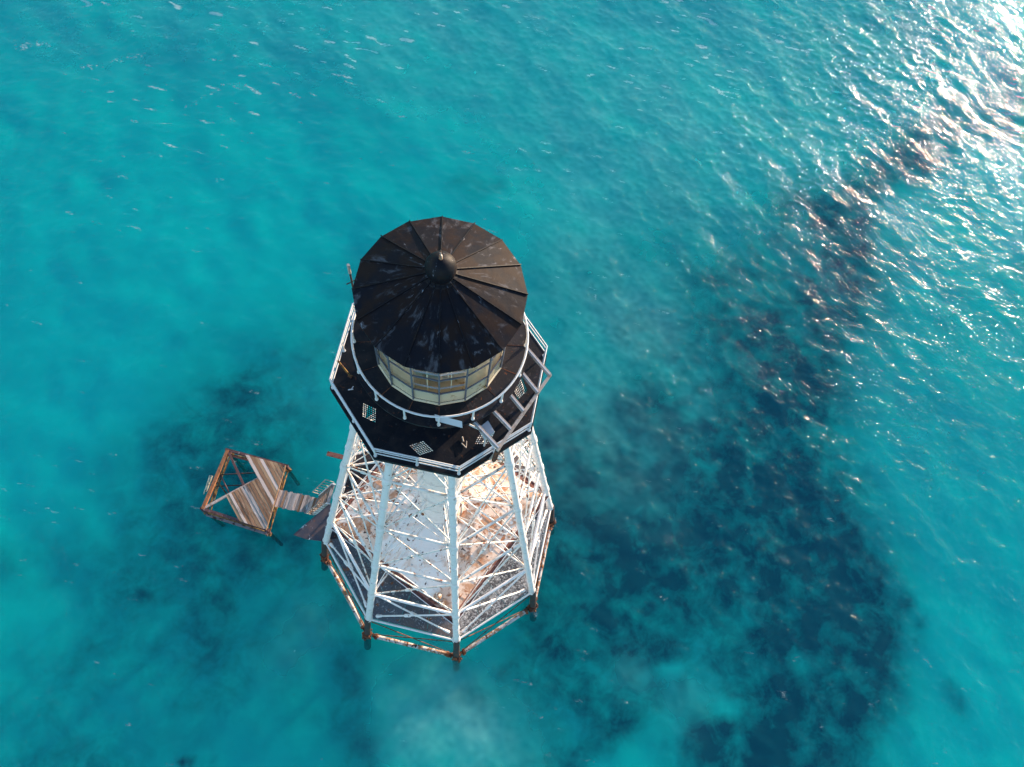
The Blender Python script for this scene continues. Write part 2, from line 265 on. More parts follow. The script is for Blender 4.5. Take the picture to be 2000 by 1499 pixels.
# ---------------------------------------------------------------- sea floor and sea
def seg_dist(X, Y, pts):
    d = np.full(X.shape, 1e9)
    if len(pts) == 1: return np.hypot(X-pts[0][0], Y-pts[0][1])
    for (x0, y0), (x1, y1) in zip(pts, pts[1:]):
        dx, dy = x1-x0, y1-y0; t = np.clip(((X-x0)*dx+(Y-y0)*dy)/(dx*dx+dy*dy), 0, 1)
        d = np.minimum(d, np.hypot(X-x0-t*dx, Y-y0-t*dy))
    return d
def grid_mesh(name, x0, y0, nx, ny, h, Z, XO=None, YO=None):
    xs = x0+np.arange(nx)*h; ys = y0+np.arange(ny)*h; X, Y = np.meshgrid(xs, ys)
    co = np.stack([X if XO is None else X+XO, Y if YO is None else Y+YO, Z], -1).astype(np.float32).reshape(-1)
    i = (np.arange(ny-1)[:, None]*nx+np.arange(nx-1)[None, :]).ravel()
    q = np.stack([i, i+1, i+nx+1, i+nx], -1).astype(np.int32)
    me = bpy.data.meshes.new(name); me.vertices.add(nx*ny); me.vertices.foreach_set('co', co)
    me.loops.add(q.size); me.loops.foreach_set('vertex_index', q.ravel())
    me.polygons.add(len(q)); me.polygons.foreach_set('loop_start', np.arange(len(q), dtype=np.int32)*4)
    me.polygons.foreach_set('loop_total', np.full(len(q), 4, np.int32))
    me.polygons.foreach_set('use_smooth', np.ones(len(q), bool)); me.update(calc_edges=True); return me, X, Y
def set_attr(me, name, a):
    at = me.attributes.new(name, 'FLOAT', 'POINT'); at.data.foreach_set('value', a.astype(np.float32).ravel())
def link(name, me, m, kind='structure'):
    me.materials.append(m); o = bpy.data.objects.new(name, me); COL.objects.link(o); o['kind'] = kind; return o
def frame_mesh(name, x0, x1, y0, y1, z, far=4000):
    vs = [(-far, -far, z), (far, -far, z), (far, far, z), (-far, far, z), (x0, y0, z), (x1, y0, z), (x1, y1, z), (x0, y1, z)]
    me = bpy.data.meshes.new(name); me.from_pydata(vs, [], [(0, 1, 5, 4), (1, 2, 6, 5), (2, 3, 7, 6), (3, 0, 4, 7)]); return me
rng = np.random.default_rng(5)
def fft_noise(n, h, lmin, lmax, p, seed):
    g = np.random.default_rng(seed); k = np.fft.fftfreq(n, h); kx, ky = np.meshgrid(k, k); kk = np.hypot(kx, ky)
    amp = np.where((kk > 1/lmax) & (kk < 1/lmin), np.maximum(kk, 1e-6)**-p, 0)
    a = np.real(np.fft.ifft2(amp*(g.normal(size=kk.shape)+1j*g.normal(size=kk.shape)))); return a/a.std()
# sea floor: 5 m under the surface, sand with sea grass beds
NB = 400; HB = .6; BX, BY = -110., -100.
n1 = fft_noise(NB, HB, 1.5, 40, 1.5, 11); n2 = fft_noise(NB, HB, 3, 60, 1.7, 12); n3 = fft_noise(NB, HB, 3, 60, 1.7, 13); n4 = fft_noise(NB, HB, 1.2, 7, 1.2, 14); nbig = fft_noise(NB, HB, 20, 120, 1.8, 15)
me, X, Y = grid_mesh('sea_floor', BX, BY, NB, NB, HB, -5+.18*n2+.05*n4)
Xw = X+n2*1.5; Yw = Y+n3*1.5; G = np.zeros_like(X)
for pts, rad, s in GRASS:
    d = seg_dist(Xw, Yw, pts)/rad; G = 1-(1-G)*(1-np.clip(s, 0, .97)*np.exp(-(d/1.08)**2.1))
out = np.clip(np.maximum.reduce([np.abs(X-10)-72, np.abs(Y-22)-58, X*0])/25, 0, 1)
G = np.maximum(G, out*np.clip(.35+.5*nbig, 0, .8))
for pts, rad, s in SAND:
    d = seg_dist(Xw, Yw, pts)/rad; G = G*(1-s*np.exp(-d**2.2))
edge = 4*G*(1-G)
G = np.clip(G+edge*.06*n1+.13*G**1.6*n4*np.clip(1.6-G, .4, 1), 0, 1)
set_attr(me, 'grass', G)
def floor_mat():
    m, nt, b = newmat('sand_and_sea_grass'); P = pos(nt)
    a = node(nt, 'ShaderNodeAttribute', attribute_name='grass'); g = a.outputs['Fac']
    nz = noise(nt, P, .42, 6, .55, .6); nf = noise(nt, P, 2.2, 5, .6, .5)
    gg = mth(nt, 'ADD', g, mth(nt, 'MULTIPLY', mth(nt, 'SUBTRACT', nz, .5), mapr(nt, g, .08, .6, .0, 1.0)))
    gg = mth(nt, 'ADD', gg, mth(nt, 'MULTIPLY', mth(nt, 'SUBTRACT', nf, .5), mapr(nt, g, .1, .6, 0, .3)))
    f = mapr(nt, gg, .0, .95, 0, 1, False)
    sand = mixc(nt, mapr(nt, noise(nt, P, .12, 4), .3, .7), (.86, .90, .88), (.76, .82, .82))
    c = mixc(nt, f, sand, (.02, .035, .085))
    # the water above spreads the light, so it reaches the bed soft
    o = nt.nodes['Material Output']; ss = node(nt, 'ShaderNodeSubsurfaceScattering', falloff='BURLEY'); nt.links.new(c, ss.inputs['Color'])
    ss.inputs['Scale'].default_value = 4.; ss.inputs['Radius'].default_value = (1, 1, 1); nt.links.new(ss.outputs[0], o.inputs[0]); nt.nodes.remove(b)
    return m
FLOOR = floor_mat()
link('sea_floor', me, FLOOR)
link('sea_floor', frame_mesh('sea_floor', BX, BX+(NB-1)*HB, BY, BY+(NB-1)*HB, -5), FLOOR)
# sea surface: one non-repeating FFT wave field
NS = 1024; HS = .155; SX, SY = -72., -40.
k = 2*np.pi*np.fft.fftfreq(NS, HS); KX, KY = np.meshgrid(k, k); KK = np.hypot(KX, KY); KK[0, 0] = 1e-6
def wavefield(wd, lp, lmin, spread, pw, seed):
    g = np.random.default_rng(seed); th = np.arctan2(KY, KX)-R(wd)
    D = np.abs(np.cos(th))**spread
    P = np.exp(-(lp and (2*np.pi/lp)**2 or 0)/KK**2*.7)/KK**pw*D*np.exp(-(KK*lmin/6.28)**2)
    return np.sqrt(P)*(g.normal(size=KK.shape)+1j*g.normal(size=KK.shape))
def norm_slope(H, s):
    sx = np.real(np.fft.ifft2(1j*KX*H)); sy = np.real(np.fft.ifft2(1j*KY*H)); return H*(s/np.sqrt((sx**2+sy**2).mean()))
H = norm_slope(wavefield(58, 3.2, .5, 2.5, 3.5, 3), .088)+norm_slope(wavefield(95, 1.4, .4, 1., 3.4, 4), .078)+norm_slope(wavefield(30, 9, 1.5, 4, 4, 6), .03)
Z = np.real(np.fft.ifft2(H)); DX = np.real(np.fft.ifft2(-1j*KX/KK*H)); DY = np.real(np.fft.ifft2(-1j*KY/KK*H))
NXs, NYs = 990, 800
Z, DX, DY = [a[:NYs, :NXs] for a in (Z, DX, DY)]
ii, jj = np.meshgrid(np.arange(NXs), np.arange(NYs)); ed = np.clip(np.minimum.reduce([ii, NXs-1-ii, jj, NYs-1-jj])/40., 0, 1); ed = ed*ed*(3-2*ed)
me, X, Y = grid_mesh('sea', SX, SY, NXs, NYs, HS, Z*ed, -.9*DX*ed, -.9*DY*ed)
fo = np.zeros_like(X); nn = Z/Z.std(); brk = np.clip(.75+.3*fft_noise(NS, HS, .3, 3, .6, 51)[:NYs, :NXs], 0, 1)
for pts, rad, s in FOAM:
    d = seg_dist(X+DX*3, Y+DY*3, pts)/(rad*2.0); fo = np.maximum(fo, s*.9*np.exp(-d**2)*brk)
for kk_ in range(8):     # wash round the foundation piles
    c = pol(9.56, 0, PHI+45*kk_); fo = np.maximum(fo, (.62+.2*(kk_ in (1, 2)))*np.exp(-(np.maximum(0, np.hypot(X-c.x, Y-c.y)-.35)/.5)**2)*brk)
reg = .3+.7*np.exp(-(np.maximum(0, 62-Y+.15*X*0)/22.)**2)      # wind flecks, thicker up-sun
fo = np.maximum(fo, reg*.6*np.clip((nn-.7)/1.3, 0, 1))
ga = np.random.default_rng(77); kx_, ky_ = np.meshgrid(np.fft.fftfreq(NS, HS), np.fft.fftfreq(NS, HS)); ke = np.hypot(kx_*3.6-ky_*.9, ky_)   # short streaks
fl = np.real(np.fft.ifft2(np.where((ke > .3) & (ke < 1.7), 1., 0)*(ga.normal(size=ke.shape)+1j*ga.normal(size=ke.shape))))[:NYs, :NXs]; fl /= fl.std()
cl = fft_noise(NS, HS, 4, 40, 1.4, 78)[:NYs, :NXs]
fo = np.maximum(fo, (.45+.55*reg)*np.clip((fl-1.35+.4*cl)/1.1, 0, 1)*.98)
set_attr(me, 'foam', fo)
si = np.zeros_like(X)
for pts, rad, s in SILT_SHEEN:
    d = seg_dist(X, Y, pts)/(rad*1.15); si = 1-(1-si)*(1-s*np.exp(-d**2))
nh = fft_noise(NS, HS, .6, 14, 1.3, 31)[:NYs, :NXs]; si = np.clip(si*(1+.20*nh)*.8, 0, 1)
set_attr(me, 'silt_sheen', si)
def sea_mat():
    m = bpy.data.materials.new('sea_water'); m.use_nodes = True; nt = m.node_tree; nt.nodes.clear()
    o = node(nt, 'ShaderNodeOutputMaterial'); P = pos(nt)
    P2 = along(nt, -30, 1.15)       # ripples drawn out along the crests
    h1 = noise(nt, P2, 3.4, 4, .6, .3); h2 = noise(nt, P, 7., 3, .6, .2)
    hh = mth(nt, 'ADD', mth(nt, 'MULTIPLY', h1, 1.), mth(nt, 'MULTIPLY', h2, .12))
    bn = node(nt, 'ShaderNodeBump'); bn.inputs['Strength'].default_value = 1; bn.inputs['Distance'].default_value = WAVE_BUMP
    nt.links.new(hh, bn.inputs['Height'])
    sss = node(nt, 'ShaderNodeSubsurfaceScattering', falloff='BURLEY'); sss.inputs['Color'].default_value = (.002, .27, .34, 1)
    sss.inputs['Scale'].default_value = 3.; sss.inputs['Radius'].default_value = (1, 1, 1)
    tr = node(nt, 'ShaderNodeBsdfTransparent'); tr.inputs[0].default_value = (.008, .815, .765, 1)
    sl = node(nt, 'ShaderNodeAttribute', attribute_name='silt_sheen')     # sand stirred up, plus sky reflection painted into the far water colour
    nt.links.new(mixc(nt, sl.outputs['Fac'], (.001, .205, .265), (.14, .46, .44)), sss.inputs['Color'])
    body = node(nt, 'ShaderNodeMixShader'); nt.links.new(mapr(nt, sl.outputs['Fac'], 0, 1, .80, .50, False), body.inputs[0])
    nt.links.new(sss.outputs[0], body.inputs[1]); nt.links.new(tr.outputs[0], body.inputs[2])
    gl = node(nt, 'ShaderNodeBsdfGlossy'); gl.inputs['Roughness'].default_value = .09; nt.links.new(bn.outputs[0], gl.inputs['Normal'])
    fr = fresnel(nt, 1.34, bn.outputs[0])
    mx = node(nt, 'ShaderNodeMixShader'); nt.links.new(fr, mx.inputs[0]); nt.links.new(body.outputs[0], mx.inputs[1]); nt.links.new(gl.outputs[0], mx.inputs[2])
    a = node(nt, 'ShaderNodeAttribute', attribute_name='foam')
    P3 = along(nt, -8, 2.2); fn = noise(nt, P3, 3.6, 9, .74, .8)
    ff = mapr(nt, mth(nt, 'ADD', mth(nt, 'MULTIPLY', a.outputs['Fac'], .55), mth(nt, 'SUBTRACT', fn, .5)), .33, .56, 0, .5)
    df = node(nt, 'ShaderNodeBsdfDiffuse'); df.inputs[0].default_value = (.55, .62, .62, 1)
    m2 = node(nt, 'ShaderNodeMixShader'); nt.links.new(ff, m2.inputs[0]); nt.links.new(mx.outputs[0], m2.inputs[1]); nt.links.new(df.outputs[0], m2.inputs[2])
    nt.links.new(m2.outputs[0], o.inputs[0]); return m
WAVE_BUMP = .08
SEA = sea_mat()
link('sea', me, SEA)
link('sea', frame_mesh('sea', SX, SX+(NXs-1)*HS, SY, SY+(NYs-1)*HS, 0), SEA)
# ---------------------------------------------------------------- lighthouse
LH = thing('lighthouse', 'tall white iron skeleton lighthouse with black conical roof standing in the turquoise sea', 'lighthouse')
def ring8(o, n=8, step=45):
    for k_ in range(1, n): copy_tree_rot(o, step*k_, LH)
# legs: sleeve foot, tapered pipe, collars at every level
def leg_at(k):
    P0, P1 = L_(k, -.12), L_(k, 30.7)
    o = MB().tube(P0, P1, .235, .165, 14).build('leg', WHITE, LH)
    for z in LV[1:5]:
        c = L_(k, z); d = (P1-P0).normalized(); rr = .235-.07*z/30.7
        MB().tube(c-d*.42, c-d*.30, rr+.01, rr+.055, 14, False).tube(c-d*.30, c+d*.30, rr+.055, rr+.055, 14, False).tube(c+d*.30, c+d*.42, rr+.055, rr+.01, 14, False).build('collar', WHITE, o)
    for z in (3.2, 9.6, 16., 22.3):
        c = L_(k, z); rr = .235-.07*z/30.7
        MB().tube(c-d*.05, c+d*.05, rr+.03, rr+.03, 14).build('band', WHITE, o)
    MB().tube(P0-d*.12, P0+d*.1, .31, .31, 16).tube(P0+d*.1, P0+d*.3, .31, .25, 16, False).build('foot_flange', WHITE, o)
    # fittings
    for z in LV[1:5]:
        f = MB()
        for i_ in range(7):
            a = pol(lr(z)-.28, z, PHI+45*k)+Vector((random.uniform(-.14, .14), random.uniform(-.14, .14), random.uniform(-.22, .22)))
            b_ = a+Vector((random.uniform(-1, 1), random.uniform(-1, 1), random.uniform(-.6, .6)))*.16
            f.tube(a, b_, random.uniform(.035, .07), None, 6)
        f.build('fitting', NODE, o)
for k in range(8): leg_at(k)
# piles under the deck
def pile_at(k):
    a, b_ = pol(8.62, 0, PHI+45*k), pol(9.56, -DZ, PHI+45*k); d = (b_-a).normalized()
    o = MB().tube(a-d*.1, a+d*7.0, .235, .25, 14).build('pile', PILE, LH)
    MB().tube(a+d*7.0, a+d*12.2, .26, .3, 14).build('wet_foot', WETPILE, o)
    m_ = MB(); c = a+d*(6.15)
    m_.tube(c-d*.3, c+d*.3, .33, .33, 12)
    for i_ in range(34):
        q = c+d*random.uniform(-.6, 1.25)+pol(.27, 0, random.uniform(0, 360)); m_.tube(q, q+Vector((random.uniform(-1, 1), random.uniform(-1, 1), random.uniform(-.5, .5)))*.2, random.uniform(.05, .11), None, 6)
    m_.build('rusted_clamp', RUSTY, o)
for k in range(8): pile_at(k)
def between(k, z1, z2, r, name, m, in1=.22, in2=.22, sag=0., knob=0., e1=0., e2=0.):
    a, b_ = L_(k, z1), L_(k+1, z2); d = (b_-a).normalized(); a = a+d*in1; b_ = b_-d*in2; mb = MB()
    mb.tube(a, b_, r, None, 7)
    if knob:
        mb.tube(b_-d*knob*3, b_, r, r*1.9, 8); 
    return mb.build(name, m, LH)
for k in range(8):
    a, b_ = pol(8.62, -.06, PHI+45*k), pol(8.62, -.06, PHI+45*k+45); d = (b_-a).normalized()
    MB().tube(a+d*.2, b_-d*.2, .075, None, 8).build('deck_edge_pipe', WHITE, LH)
    for i_, z in enumerate(LV[1:5]): between(k, z, z, (.10, .085, .075, .07)[i_], 'ring_strut', STRUT if i_ else WHITE)
    for i_ in range(5):
        z1, z2 = LV[i_], LV[i_+1]; rr = (.062, .05, .045, .042, .04)[i_]
        off = .35 if i_ == 0 else .0
        a, b_ = L_(k, z1+off), L_(k+1, z2-.1); d = (b_-a).normalized(); sh = .85 if i_ == 0 else .3
        mb = MB().tube(a+d*sh, b_-d*.25, rr, None, 7); mb.tube(a.lerp(b_, .44), a.lerp(b_, .5), rr*1.9, None, 8)
        if i_ == 0: mb.tube(a+d*sh, a+d*(sh+.5), rr*1.9, rr*1.5, 8)
        mb.build('cross_brace', WHITE if i_ == 0 else STRUT, LH)
        a, b_ = L_(k+1, z1+off), L_(k, z2-.1); d = (b_-a).normalized(); nrm = pol(.1, 0, PHI+45*k+22.5)
        mb = MB().tube(a+d*sh-nrm, b_-d*.25-nrm, rr, None, 7); mb.tube(a.lerp(b_, .5)-nrm, a.lerp(b_, .56)-nrm, rr*1.9, None, 8)
        if i_ == 0: mb.tube(a+d*sh-nrm, a+d*(sh+.5)-nrm, rr*1.9, rr*1.5, 8)
        mb.build('cross_brace', WHITE if i_ == 0 else STRUT, LH)
    for i_ in range(1, 5):
        z = LV[i_]; A = PHI+45*k
        MB().tube(pol(lr(z)-.25, z-.1, A), pol(1.4, z-.1, A), .06, None, 7).build('radial_strut', STRUT, LH)
        zu = LV[i_+1]-.2 if i_ < 4 else 30.4
        MB().tube(pol(lr(z)-.3, z+.1, A), pol(1.4, zu-1.2, A), .03, None, 6).build('radial_brace', STRUT, LH)
        zd = max(LV[i_-1]+.2, 6.3)
        MB().tube(pol(lr(z)-.3, z-.2, A), pol(1.4, zd, A), .03, None, 6).build('radial_brace', STRUT, LH)
        # flat diagonal across to the leg after next
        if i_ in (1, 3) and k % 2 == 0:
            a, b_ = L_(k, z-.18), L_(k+2, z-.18); d = (b_-a).normalized()
            MB().tube(a+d*.4, b_-d*.4, .038, None, 6).build('diagonal_tie', STRUT, LH)
    # lower frame between the piles near the water
    a, b_ = pol(9.45, -6.35, PHI+45*k), pol(9.45, -6.35, PHI+45*k+45); d = (b_-a).normalized(); mb = MB()
    o = MB().tube(a+d*.75, b_-d*.75, .16, None, 12).build('lower_pipe', LPIPE, LH)
    for e, s_ in ((a, 1), (b_, -1)):
        mb = MB().tube(e+d*s_*.6, e+d*s_*.8, .23, None, 10)
        for i_ in range(12):
            q = e+d*s_*random.uniform(.3, .7)+Vector([random.uniform(-.1, .1) for _ in range(3)]); mb.tube(q, q+Vector([random.uniform(-.2, .2) for _ in range(3)]), random.uniform(.06, .1), None, 6)
        mb.build('rusted_joint', RUSTY, o)
    if k % 2: MB().tube(a+d*3.2, a+d*3.3, .19, None, 12).build('band', RUSTY, o)
    a2, b2 = pol(8.7, -.4, PHI+45*k), pol(9.4, -6.2, PHI+45*k+45); MB().tube(a2, b2, .035, None, 6).build('foundation_tie', RUSTY, LH)
    a2, b2 = pol(9.4, -6.2, PHI+45*k), pol(8.7, -.4, PHI+45*k+45); MB().tube(a2, b2, .035, None, 6).build('foundation_tie', RUSTY, LH)
# stair column
cy = MB().lathe([(1.32, 5.5), (1.32, 31)], 32).build('stair_column', WHITE, LH)
for z in np.arange(7.6, 31, 2.3): MB().lathe([(1.335, z), (1.35, z+.02), (1.35, z+.10), (1.335, z+.12)], 32, cap=False).build('seam_band', WHITE, cy)
MB().lathe([(1.42, 5.7), (1.62, 6.06), (1.34, 6.3)], 32, cap=False).build('base_flashing', HROOF, cy)

# platform deck: plates round the house, one sector at a time
def clip_sector(k, r_in, r_out, gap, z, t, mat_, n=3, m=2):
    A0, A1 = PHI+45*k, PHI+45*k+45
    for i_ in range(n):
        for j_ in range(m):
            ra, rb = r_in+(r_out-r_in)*j_/m, r_in+(r_out-r_in)*(j_+1)/m
            def P(r, f):
                p0, p1 = pol(r, z, A0), pol(r, z, A1); return p0.lerp(p1, f)
            g = gap/(rb*.77); f0, f1 = i_/n+g, (i_+1)/n-g; zz = random.uniform(-.012, .012)
            pts = [P(ra+gap, f0), P(rb, f0), P(rb, f1), P(ra+gap, f1)]; pts = [p+Vector((0, 0, zz+random.uniform(-.006, .006))) for p in pts]
            yield MB().slab(pts, t)
for k in range(8):
    for mb in clip_sector(k, 4.6, 8.5, .012, 0, .06, None):
        mb.build('platform_plate', PLATEW if k in (0, 1) else (DECKG if k in (4, 5) else PLATE), LH)
for k in range(8):
    MB().beam(pol(8.4, -.3, PHI+45*k), pol(1, -.3, PHI+45*k), .14, .35).build('deck_joist', PILE, LH)
    MB().beam(pol(8.35, -.28, PHI+45*k), pol(8.35, -.28, PHI+45*k+45), .12, .3).build('deck_joist', PILE, LH)
# landing corner that juts out to the left, and the beam behind it
MB().slab([V(-10.84, -.76, .02), V(-9.9, -1.08, .02), V(-8.48, -1.30, .02), V(-8.05, .2, .02), V(-8.25, 1.62, .02), V(-9.17, .78, .02), V(-10.24, -.17, .02)], .12).build('landing_plate', layered('landing_plate_paint', (.10, .07, .075), .6, layers=[((.05, .05, .07), .9, .4, .6), ((.7, .68, .66), 2.2, .60, .68, 8, .8), (RUST, 3, .62, .7)], bump=.3), LH)
MB().beam(V(-8.7, 5.5, -.05), V(-6.6, 4.95, -.05), .34, .16).build('outrigger_beam', layered('red_brown_beam', (.22, .08, .06), .7, layers=[(DRUST, 4, .5, .65)], bump=.3), LH)
MB().beam(V(-8.2, -1.2, -.2), V(-8.0, 1.6, -.2), .14, .3).build('deck_joist', PILE, LH)

# gallery
ZG = 30.862; GR = 4.356; GP = PHI+1.62
GAL = MB().lathe([(2.9, ZG-.5), (2.9, ZG-.3), (2.75, ZG-.3), (2.75, ZG-.5)], 8, a0=R(GP), smooth=False, cap=False).build('gallery', DECKB, LH)
for k in range(8): MB().beam(pol(1.3, ZG-.2, GP+45*k), pol(4.25, ZG-.2, GP+45*k), .12, .26).build('floor_beam', DECKB, GAL)
GRATES = []
for k in range(8):
    A, B, C_, D_ = pol(2.0, ZG, GP+45*k), pol(2.0, ZG, GP+45*k+45), pol(GR, ZG, GP+45*k+45), pol(GR, ZG, GP+45*k)
    mid = GP+45*k+22.5; rc = 3.27; c = pol(rc, ZG, mid); tg = pol(1, 0, mid+90); rd = pol(1, 0, mid)
    Tm, Tp, In, Ou = c-tg*.5, c+tg*.5, c-rd*.31, c+rd*.31
    g_ = .008; e = 1-g_
    pts = [A, B, C_, D_, Tm, Tp, In, Ou]
    pts = [(c+(p-c)*(.997 if i < 4 else 1)) for i, p in enumerate(pts)]
    MB().slab(pts, .05, [(0, 6, 1), (1, 6, 5), (0, 4, 6), (1, 5, 2), (2, 5, 7), (2, 7, 3), (3, 7, 4), (3, 4, 0)]).build('floor_plate', DECKB if k in (0, 7, 6, 5) else DECKG, GAL)  # sunward plates get the lighter paint, sunlight put into their colour
    mb = MB(); n = 7
    for i_ in range(n+1):
        f = i_/n
        mb.beam(Tm.lerp(In, f)-V(0, 0, .02), Ou.lerp(Tp, f)-V(0, 0, .02), .030, .016); mb.beam(Tm.lerp(Ou, f)-V(0, 0, .021), In.lerp(Tp, f)-V(0, 0, .021), .030, .014)
    mb.build('floor_grating', DECKB, GAL)
    # fascia
    a, b_ = pol(GR+.02, ZG-.12, GP+45*k), pol(GR+.02, ZG-.12, GP+45*k+45)
    MB().beam(a, b_, .05, .26).build('edge_plate', DECKB, GAL)
    rr = GR-.08; P0 = pol(rr, 0, GP+45*k); P1 = pol(rr, 0, GP+45*k+45)
    RA = RAIL
    for p in (P0, P0.lerp(P1, .5)):
        MB().tube(p+V(0, 0, ZG), p+V(0, 0, ZG+.98), .036, None, 8).lathe([(.07, ZG), (.07, ZG+.04)], 10, (p.x, p.y)).build('rail_post', RA, GAL)
    for h_, q in ((.98, .032), (.72, .026), (.36, .026)):
        MB().tube(P0+V(0, 0, ZG+h_), P1+V(0, 0, ZG+h_), q, None, 8).build('rail', RA, GAL)
# watch room drum and upper gallery
ZL = 33.64
WR = MB().lathe([(2.28, ZG), (2.28, ZL-.1)], 32).build('watch_room', DECKB, LH)
dm = pol(2.3, 0, -60)
MB().beam(pol(2.29, ZG+.05, -62), pol(2.29, ZG+1.9, -62), .72, .05, up=pol(1, 0, -62)).build('door', DECKG, WR)
for a in range(0, 360, 45): MB().tube(pol(2.25, ZG+1.5, a+20), pol(3.1, ZL-.12, a+20), .05, None, 6).build('bracket', DECKB, WR)
UG = MB().lathe([(2.3, ZL-.42), (3.16, ZL-.16), (3.24, ZL-.16), (3.24, ZL-.03), (3.2, ZL-.03)], 48, cap=False).build('upper_gallery', DECKG, LH)
PR = PHI-9.016
for i_ in range(16):
    a0, a1 = PR+22.5*i_+.12, PR+22.5*i_+22.38; n = 5; zz = ZL-.01+random.uniform(-.008, .008)
    inn = [pol(2.1, zz+.03, a0+(a1-a0)*t/(n-1)) for t in range(n)]; outp = [pol(3.25, zz, a0+(a1-a0)*t/(n-1)) for t in range(n)]
    aa = (a0+11.25) % 360
    MB().slab(inn+outp[::-1], .04).build('floor_panel', DECKG if (aa < 140 or aa > 285) else DECKB, UG)  # lit side of the floor is painted in with the lighter colour
    MB().beam(pol(2.42, ZL+.012, a0-.12), pol(3.2, ZL-.002, a0-.12), .018, .012).build('panel_seam', RUSTY, UG)
    p = pol(3.15, 0, PR+22.5*i_)
    MB().tube(p+V(0, 0, ZL), p+V(0, 0, ZL+.86), .038, None, 8).lathe([(.065, ZL-.01), (.065, ZL+.07), (.04, ZL+.1)], 10, (p.x, p.y)).build('rail_post', RAIL, UG)
hr = MB(); n = 64
pp = [pol(3.15, ZL+.88, 360*i/n) for i in range(n)]
for i_ in range(n): hr.tube(pp[i_], pp[(i_+1) % n], .042, None, 8, False)
hr.build('handrail', RAIL, UG)
# lantern: 16 sides, three rows of panes
GRD = 2.411; ZE = 37.765
LN = MB().lathe([(2.43, ZL+.02), (2.43, ZL+.12), (2.38, ZL+.12)], 16, a0=R(PR), smooth=False, cap=False).build('lantern', CREAM, LH)
rows = [ZL+.12, ZL+1.1, ZL+2.35, ZL+3.6]
for i_ in range(16):
    a0, a1 = PR+22.5*i_, PR+22.5*(i_+1)
    MB().beam(pol(GRD, ZL+.1, a0), pol(GRD, ZE, a0), .05, .05, up=pol(1, 0, a0)).build('mullion', MULL, LN)
    for j_ in range(3):
        q0, q1 = pol(GRD-.02, rows[j_], a0), pol(GRD-.02, rows[j_], a1); q2, q3 = pol(GRD-.02, rows[j_+1], a1), pol(GRD-.02, rows[j_+1], a0)
        e = (q1-q0).normalized()*.03
        MB().add([q0+e, q1-e, q2-e, q3+e], [(0, 1, 2, 3)]).build('pane', GLASS, LN)
        if j_: 
            MB().beam(q0, q1, .045, .06).build('glazing_bar', MULL, LN)
            MB().beam(pol(GRD-.22, rows[j_]-.02, a0), pol(GRD-.22, rows[j_]-.02, a1), .05, .05).build('inner_rail', GREYP, LN)
    MB().beam(pol(GRD-.07, ZL+.5, a0+.4), pol(GRD-.07, ZL+.5, a1-.4), .02, .78).build('lower_panel', CREAM, LN)
    MB().beam(pol(GRD-.3, ZL+.1, a0+11.25), pol(GRD-.3, ZE-.3, a0+11.25), .03, .03, up=pol(1, 0, a0)).build('inner_post', CREAM, LN)
    q0, q1 = pol(GRD-.18, 0, a0), pol(GRD-.18, 0, a1)
    ac = (a0+11.25) % 360
    if ac > 291 or ac < 12 or 180 < ac < 249:
        nn_ = 9; q0, q1 = pol(GRD-.12, 0, a0), pol(GRD-.12, 0, a1); tg = pol(1, 0, a0+11.25)
        vs = [q0.lerp(q1, t/(nn_-1))+tg*(.02*math.sin(t*2.4))+V(0, 0, zz) for zz in (ZL+.15, ZE-.3) for t in range(nn_)]
        MB().add(vs, [(t, t+1, nn_+t+1, nn_+t) for t in range(nn_-1)], True).build('curtain', CLOTH, LN)
MB().lathe([(2.28, ZL+.06), (2.28, ZL+.10), (.2, ZL+.10)], 16, a0=R(PR), smooth=False, cap=False).build('lantern_floor', CREAM, LN)
MB().lathe([(2.31, ZL+.08), (2.31, ZL+.42), (2.24, ZL+.42), (2.24, ZL+.08)], 16, a0=R(PR), smooth=False, cap=False).build('sill_board', CREAM, LN)
le = MB().lathe([(1.25, ZL+.1), (1.25, ZL+.4), (1.62, ZL+.55), (1.5, ZL+1.3), (1.2, ZL+2.1), (.75, ZL+2.9), (.3, ZL+3.2)], 8, smooth=False, a0=R(10)).build('lens', BRASS, LN)
for i_ in range(8):
    a = 10+45*i_; pr_ = [pol(1.64, ZL+.55, a), pol(1.52, ZL+1.3, a), pol(1.22, ZL+2.1, a), pol(.77, ZL+2.9, a)]; mb = MB()
    for p, q in zip(pr_, pr_[1:]): mb.tube(p, q, .03, None, 6)
    mb.build('lens_frame', CREAM, le)
# roof: 16 sheets, ribs, ball vent and spike
ZA, RR = 39.2, 2.822
RF = MB().lathe([(RR-.05, ZE-.06), (RR-.5, ZE-.02), (.3, ZA-.25)], 16, a0=R(PR), smooth=False, cap=False).build('roof', DECKB, LH)
for i_ in range(16):
    a0, a1 = PR+22.5*i_, PR+22.5*(i_+1)
    e0, e1 = pol(RR, ZE, a0), pol(RR, ZE, a1); t0, t1 = pol(.3, ZA-.14, a0), pol(.3, ZA-.14, a1)
    ms = (e0+e1)/2; mt = (t0+t1)/2; mm = (ms+mt)/2; g_ = .012
    tw = random.uniform(-.03, .03)
    vs = [e0.lerp(e1, g_)+V(0, 0, tw), e0.lerp(e1, .5), e0.lerp(e1, 1-g_)-V(0, 0, tw), e1.lerp(t1, .5), t1, mt, t0, e0.lerp(t0, .5), mm]
    MB().slab(vs, .04, [(0, 1, 8, 7), (1, 2, 3, 8), (8, 3, 4, 5), (7, 8, 5, 6)]).build('roof_panel', BLACK, RF)
    MB().beam(e0+V(0, 0, .02), t0+V(0, 0, .02), .03, .055).build('rib', BALL, RF)
